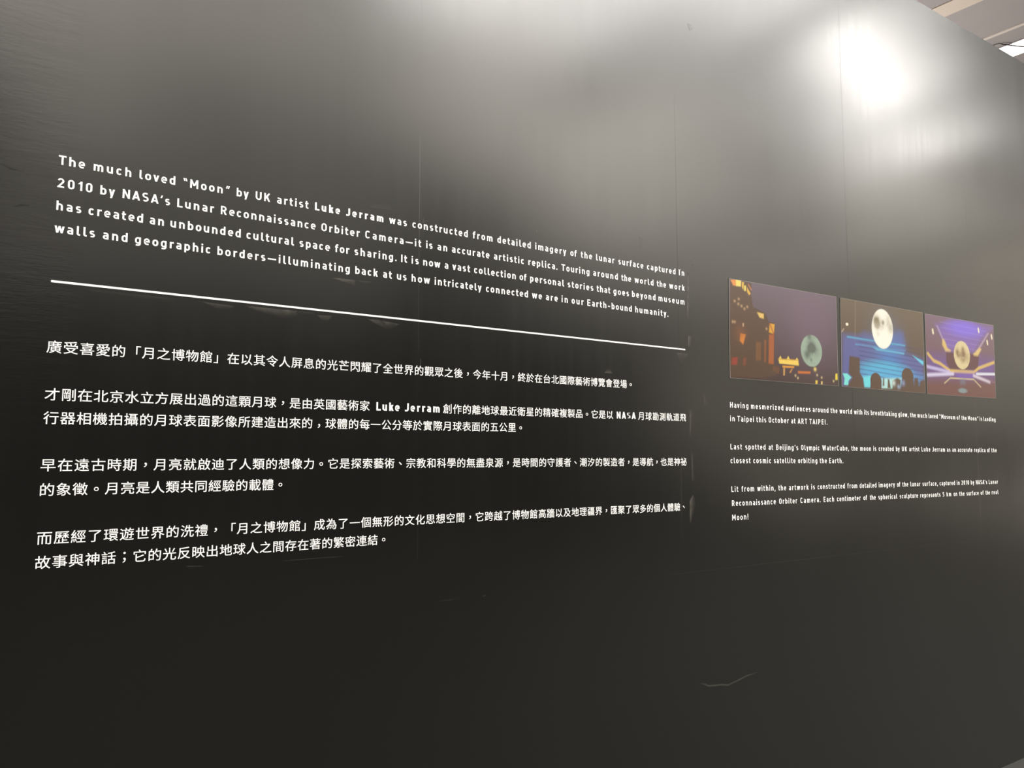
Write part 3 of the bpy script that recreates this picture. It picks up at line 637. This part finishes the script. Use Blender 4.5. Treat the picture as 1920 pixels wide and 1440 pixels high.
def photo(corners, pc, label):
    TL, TR, BR, BL = corners; nu, nv = pc.nu, pc.nv
    def at(u, v):
        x = (BL[0] * (1 - u) + BR[0] * u) * (1 - v) + (TL[0] * (1 - u) + TR[0] * u) * v
        z = (BL[1] * (1 - u) + BR[1] * u) * (1 - v) + (TL[1] * (1 - u) + TR[1] * u) * v
        return x, z
    root = thing('photo_print', W(*at(0.5, 0), 0), label, 'photograph', 'photographs in a row on the wall')
    V = [W(*at(u, v), o) for o in (0.0022, 0.0001) for u, v in ((0, 0), (1, 0), (1, 1), (0, 1))]
    mesh_obj('backing_sheet', V, [(0, 1, 2, 3), (7, 6, 5, 4), (0, 4, 5, 1), (1, 5, 6, 2), (2, 6, 7, 3), (3, 7, 4, 0)], M_edge, root)
    V = [W(*at(0.003 + .994 * i / (nu - 1), 0.003 + .994 * j / (nv - 1)), 0.0024) for j in range(nv) for i in range(nu)]
    F = [(j * nu + i, j * nu + i + 1, (j + 1) * nu + i + 1, (j + 1) * nu + i) for j in range(nv - 1) for i in range(nu - 1)]
    o = mesh_obj('printed_image', V, F, M_print, root)
    ca = o.data.color_attributes.new('picture', 'FLOAT_COLOR', 'POINT')
    buf = np.ones((nv * nu, 4), np.float32); buf[:, :3] = np.clip(pc.c.reshape(-1, 3), 0, 0.9); ca.data.foreach_set('color', buf.ravel())
    return root
HZ = lin((108, 104, 94)) * 0.65; EE = 1.55
def ink(r, g, b): return np.clip((lin((r, g, b)) - HZ) / EE, 0.0015, 0.9)
C1 = [(2.6701, 0.7366), (3.414, 0.7425), (3.4078, 0.3257), (2.6621, 0.3226)]
C2 = [(3.4474, 0.7417), (4.1612, 0.7438), (4.1559, 0.3254), (3.433, 0.3244)]
C3 = [(4.1826, 0.7406), (4.9127, 0.7459), (4.8987, 0.3288), (4.1741, 0.3229)]
P1=dict(
corn1=[(0.009,0.992),(0.053,1.0),(0.055,0.938),(0.031,0.936)],
corn2=[(0.053,1.0),(0.099,1.003),(0.097,0.938),(0.055,0.936)],
s1=[(0.107,0.987),(0.123,0.986),(0.118,0.908),(0.106,0.932)],
s2=[(0.126,0.955),(0.14,0.956),(0.139,0.9),(0.125,0.901)],
s3=[(0.149,0.944),(0.18,0.882),(0.168,0.861),(0.15,0.893)],
s4=[(0.162,0.981),(0.191,0.923),(0.183,0.917),(0.159,0.968)],
build=[(0.008,1.001),(0.191,0.992),(0.185,0.866),(0.201,0.748),(0.309,0.698),(0.337,0.615),(0.393,0.607),(0.38,0.17),(0.431,0.158),(0.426,0.079),(0.293,0.023),(-0.006,0.009)],
col1=[(0.338,0.481),(0.384,0.487),(0.376,0.174),(0.33,0.177)],
col2=[(0.295,0.419),(0.312,0.421),(0.306,0.188),(0.291,0.19)],
col3=[(0.222,0.392),(0.265,0.389),(0.261,0.2),(0.217,0.199)],
base=[(0.013,0.201),(0.061,0.211),(0.056,0.135),(0.011,0.131)],
base2=[(0.11,0.212),(0.135,0.215),(0.13,0.139),(0.105,0.136)],
cap1=[(0.344,0.599),(0.391,0.598),(0.383,0.492),(0.338,0.503)],
cap2=[(0.234,0.698),(0.294,0.691),(0.293,0.639),(0.256,0.646)],
wl=[(0.087,0.458),(0.133,0.452),(0.11,0.347),(0.082,0.381)],
wl2=[(0.107,0.562),(0.118,0.564),(0.116,0.53),(0.109,0.528)],
dots=[(0.042,0.779),(0.077,0.807),(0.073,0.755),(0.1,0.739),(0.125,0.714),(0.15,0.739),(0.024,0.566),(0.041,0.567),(0.317,0.538)],
pav=[(0.42,0.235),(0.605,0.242),(0.611,0.185),(0.428,0.188)],
pk1=[(0.422,0.235),(0.438,0.27),(0.451,0.237)],
pk2=[(0.495,0.236),(0.511,0.276),(0.528,0.236)],
pk3=[(0.579,0.239),(0.593,0.268),(0.607,0.24)],
pav2=[(0.455,0.169),(0.567,0.172),(0.563,0.154),(0.458,0.15)],
pil1=[(0.465,0.144),(0.478,0.143),(0.475,0.066),(0.463,0.067)],
pil2=[(0.539,0.142),(0.551,0.144),(0.534,0.102),(0.518,0.101)],
step=[(0.371,0.156),(0.427,0.153),(0.426,0.079),(0.362,0.107)],
moon=[(0.737,0.359),(0.841,0.372),(0.742,0.532)],
o1=[(0.601,0.126),(0.722,0.132),(0.72,0.107),(0.601,0.1)],
d2=[(0.768,0.161),(0.78,0.162)],
dd=[(0.576,0.075),(0.599,0.051),(0.832,0.076),(0.787,0.099),(0.953,0.048)],
y1=[(0.975,0.131),(0.993,0.137),(0.995,0.066),(0.971,0.064)],
y2=[(0.77,0.041),(0.791,0.041),(0.788,0.003),(0.769,0.001)],
y3=[(0.826,0.035),(0.84,0.034),(0.838,0.003),(0.825,0.002)]
)
P2=dict(
moon=[(0.48,0.719),(0.609,0.739),(0.49,0.954)],
blue=[(0.012,0.588),(0.191,0.597),(0.258,0.645),(0.345,0.635),(0.609,0.673),(0.681,0.723),(0.734,0.708),(0.758,0.569),(0.754,0.465),(0.85,0.442),(0.991,0.412),(0.987,0.133),(0.201,0.012),(-0.009,0.005)],
lamp=[(0.066,0.711),(0.081,0.713),(0.066,0.728)],
strk=[(0.022,0.653),(0.032,0.653),(0.013,0.618),(0.004,0.619)],
strip=[(0.158,0.998),(0.174,0.999),(0.156,0.361),(0.14,0.364)],
l1=[(0.063,0.576),(0.758,0.563),(0.757,0.546),(0.063,0.561)],
l2=[(0.155,0.503),(0.761,0.5),(0.761,0.487),(0.155,0.488)],
l3=[(0.361,0.484),(0.742,0.464),(0.741,0.447),(0.405,0.456)],
beam=[(0.85,0.448),(0.99,0.389),(0.988,0.342),(0.957,0.362)],
cy=[(0.207,0.173),(0.342,0.263),(0.733,0.281),(0.99,0.214),(0.986,0.121),(0.201,0.001)],
cyc=[(0.497,0.212),(0.78,0.24),(0.501,0.324)],
s1=[(0.087,0.353),(0.203,0.345),(0.202,0.173),(0.237,0.111),(0.249,-0.006),(0.058,0.005),(0.115,0.111),(0.074,0.16)],
tq=[(0.009,0.148),(0.058,0.15),(0.104,0.11),(0.071,0.07),(0.069,0.017),(0.021,0.02),(0.03,0.093)],
tq2=[(0.233,0.132),(0.326,0.152),(0.323,0.011),(0.25,0.01)],
h2=[(0.385,0.097),(0.45,0.103),(0.389,0.191)],
h2b=[(0.324,0.092),(0.45,0.103),(0.448,-0.007),(0.314,-0.006)],
h3=[(0.777,0.189),(0.851,0.195),(0.782,0.286)],
h3b=[(0.708,0.188),(0.851,0.201),(0.854,-0.004),(0.691,0.0)],
wt=[(0.454,0.131),(0.698,0.153),(0.674,0.016),(0.449,0.01)],
p1=[(0.471,0.138),(0.485,0.139),(0.485,0.045),(0.463,0.044)],
p2=[(0.53,0.132),(0.546,0.128),(0.563,0.024),(0.521,0.021)],
p3=[(0.585,0.115),(0.645,0.154),(0.689,0.135),(0.676,0.011),(0.58,0.009)],
p4=[(0.864,0.168),(0.905,0.178),(0.915,0.127),(0.906,0.057),(0.856,0.053)],
p5=[(0.941,0.146),(1.004,0.163),(0.997,0.0),(0.928,0.001)],
fl=[(0.31,0.009),(0.998,0.035),(0.996,-0.003),(-0.009,-0.0)]
)
P3=dict(
ceil=[(0.145,0.885),(0.568,1.004),(0.987,0.964),(0.829,0.814),(0.686,0.582),(0.273,0.572),(0.234,0.711)],
ceilc=[(0.548,0.889),(0.792,0.924),(0.553,0.989)],
lm=[(0.097,0.812),(0.762,0.919),(0.965,0.858),(0.893,0.771)],
g1=[(0.227,0.711),(0.254,0.708),(0.295,0.604),(0.34,0.579),(0.332,0.564),(0.266,0.561),(0.224,0.638)],
g2=[(0.67,0.568),(0.777,0.668),(0.797,0.645),(0.741,0.55),(0.684,0.55)],
r1=[(0.145,0.879),(0.17,0.871),(0.277,0.644),(0.257,0.642)],
r2=[(0.907,0.889),(0.929,0.879),(0.744,0.601),(0.716,0.61)],
dark=[(0.272,0.547),(0.757,0.577),(0.737,0.361),(0.327,0.324),(0.272,0.415)],
gl=[(0.022,0.501),(0.097,0.421),(0.185,0.394),(0.326,0.312),(0.671,0.324),(0.746,0.387),(0.988,0.487)],
w1=[(0.004,0.339),(0.312,0.298)],
w2=[(0.003,0.234),(0.364,0.279)],
w3=[(0.713,0.307),(0.996,0.328)],
w4=[(0.668,0.28),(0.911,0.212)],
w5=[(0.238,0.149),(0.321,0.221),(0.666,0.23),(0.768,0.138)],
moon=[(0.502,0.535),(0.62,0.548),(0.512,0.72)],
floor=[(-0.004,0.096),(0.989,0.141),(0.988,0.0),(-0.002,-0.003)],
teal=[(0.496,0.07),(0.558,0.074),(0.498,0.101)],
teal2=[(0.469,0.215),(0.539,0.22),(0.535,0.159),(0.466,0.153)],
pur=[(0.011,0.494),(1.005,0.527),(0.997,0.269),(0.004,0.213)],
mid=[(0.392,0.287),(0.713,0.309),(0.638,0.24),(0.43,0.236)],
text=[(0.927,0.226),(0.958,0.234),(0.971,0.203),(0.987,0.217)]
)

# 1: dusk square, floodlit columns at left, small gate and a pale globe
pc = Pic(250, 150); v = pc.v[..., None]
pc.c = np.array(ink(100, 86, 64)) * (1 - v) + np.array(ink(123, 110, 115)) * v
pc.glow((.75, .72), .28, ink(132, 114, 124), .8)
pc.poly(P1['build'], ink(112, 94, 74)); 
for n_, c_ in (('col1', (176, 112, 66)), ('col2', (150, 104, 66)), ('col3', (134, 104, 72)), ('base', (160, 92, 56)), ('base2', (138, 96, 66)), ('step', (124, 98, 66))): pc.poly(P1[n_], ink(*c_), 1, .008)
for n_, c_ in (('corn1', (238, 158, 92)), ('corn2', (250, 225, 120)), ('s1', (238, 196, 96)), ('s2', (248, 225, 116)), ('s3', (232, 188, 92)), ('s4', (205, 140, 104)), ('cap1', (226, 170, 80)), ('cap2', (236, 200, 120)), ('wl', (232, 148, 66)), ('wl2', (225, 190, 150)), ('pav', (250, 215, 110)), ('pk1', (250, 220, 120)), ('pk2', (250, 220, 120)), ('pk3', (250, 220, 120)), ('pav2', (240, 170, 80)), ('pil1', (228, 176, 104)), ('pil2', (205, 150, 90)), ('o1', (210, 130, 66)), ('y1', (246, 220, 90)), ('y2', (236, 205, 100)), ('y3', (240, 215, 140))): pc.poly(P1[n_], ink(*c_), .95, .007)
pc.line([P1['cap1'][0], P1['cap1'][2]], .004, ink(160, 80, 40), .8); pc.line([P1['pav'][0], P1['pav'][1]], .004, ink(200, 150, 60), .6)
for q in P1['dots']: pc.glow(q, .008, ink(205, 170, 130), .85)
for q in P1['dd']: pc.glow(q, .007, ink(236, 215, 160), .9)
pc.glow(P1['d2'][0], .012, ink(250, 225, 130), 1); pc.glow(P1['wl'][0], .05, ink(150, 105, 66), .5)
moon(pc, P1['moon'], ink(118, 124, 112), ink(166, 182, 164), 5)
photo(C1, pc, 'left photograph: dusk scene with floodlit columns and a pale globe')
# 2: blue-lit show, globe above, heads of the crowd in front
pc = Pic(230, 150); v = pc.v[..., None]
pc.c = np.array(ink(108, 92, 72)) * (1 - v) + np.array(ink(124, 110, 92)) * v
pc.poly(P2['strip'], ink(140, 126, 106), .6)
pc.poly(P2['blue'], ink(114, 118, 170), .85, .06)
pc.glow((.55, .42), .16, ink(96, 146, 212), .75); pc.ell(P2['cyc'], ink(104, 206, 236), .85, .9); pc.poly(P2['cy'], ink(112, 166, 216), .55, .06)
for i in range(9):
    y = .14 + i * .052; pc.line([(.20, y + .025), (.98, y - .03)], .003, ink(60, 74, 120), .6)
pc.poly(P2['l1'], ink(110, 190, 225), .9, .012); pc.poly(P2['l2'], ink(116, 168, 214), .7, .012); pc.poly(P2['l3'], ink(120, 206, 236), .8, .012); pc.poly(P2['beam'], ink(120, 214, 240), .95, .012)
pc.poly(P2['wt'], ink(190, 232, 226), .9, .02); pc.poly(P2['tq'], ink(140, 230, 222), .95); pc.poly(P2['tq2'], ink(126, 222, 232), .95, .02)
dk = ink(112, 94, 76)
for n_ in ('p1', 'p2', 'p3', 'p4', 'p5', 's1', 'h2b', 'h3b', 'fl'): pc.poly(P2[n_], dk, .97, .012)
pc.ell(P2['h2'], dk, 1, .06); pc.ell(P2['h3'], dk, 1, .06)
pc.glow((.60, .09), .02, ink(220, 235, 225), .8); pc.glow((.66, .05), .015, ink(170, 190, 220), .8); pc.glow((.72, .1), .02, ink(160, 180, 220), .6)
pc.ell(P2['lamp'], ink(250, 240, 215), 1, .3); pc.poly(P2['strk'], ink(215, 190, 170), .8, .012)
pc.glow(P2['moon'][0], .20, ink(124, 126, 130), .35)
moon(pc, P2['moon'], ink(150, 140, 112), ink(250, 246, 232), 11, .8)
photo(C2, pc, 'middle photograph: blue-lit show with a bright globe over crowd silhouettes')
# 3: violet hall with golden galleries and a globe on the axis
pc = Pic(210, 150); v = pc.v[..., None]
pc.c = np.array(ink(126, 92, 78)) * (1 - v) + np.array(ink(136, 116, 126)) * v
pc.poly(P3['pur'], ink(126, 104, 158), .85, .12)
pc.poly(P3['ceil'], ink(140, 116, 176), .95, .06); pc.ell(P3['ceilc'], ink(144, 122, 222), .95, .9)
for i in range(6): pc.line([(.2 + .02 * i, .93 - .07 * i), (.88 - .02 * i, .90 - .07 * i)], .002, ink(176, 160, 205), .35)
pc.poly(P3['dark'], ink(116, 88, 86), 1, .02)
pc.poly(P3['r1'], ink(180, 160, 190), .8, .012); pc.poly(P3['r2'], ink(186, 164, 182), .7, .012)
pc.poly(P3['g1'], ink(222, 192, 120), .95, .02); pc.poly(P3['g2'], ink(224, 196, 130), .95, .02)
pc.line(P3['gl'], .013, ink(222, 190, 110), .9, .014)
pc.poly(P3['mid'], ink(138, 110, 190), .9, .05)
pc.line(P3['w1'], .012, ink(200, 190, 228), .9, .016); pc.line(P3['w2'], .013, ink(214, 206, 234), .95, .018); pc.line(P3['w3'], .010, ink(225, 226, 236), .95, .012); pc.line(P3['w4'], .012, ink(220, 208, 220), .9, .018)
pc.poly(P3['floor'], ink(128, 100, 96), .7, .14); pc.line(P3['w5'], .006, ink(206, 192, 150), .85)
pc.poly(P3['teal2'], ink(128, 130, 140), .8, .04); pc.ell(P3['teal'], ink(142, 158, 160), .9, .5)
for q in P3['lm']: pc.line([q, (q[0] + .006, q[1] - .04)], .009, ink(252, 238, 205), 1, .012)
pc.line(P3['text'], .003, ink(170, 140, 130), .6)
moon(pc, P3['moon'], ink(150, 124, 96), ink(220, 204, 160), 23)
photo(C3, pc, 'right photograph: violet hall with golden galleries and a globe on its axis')
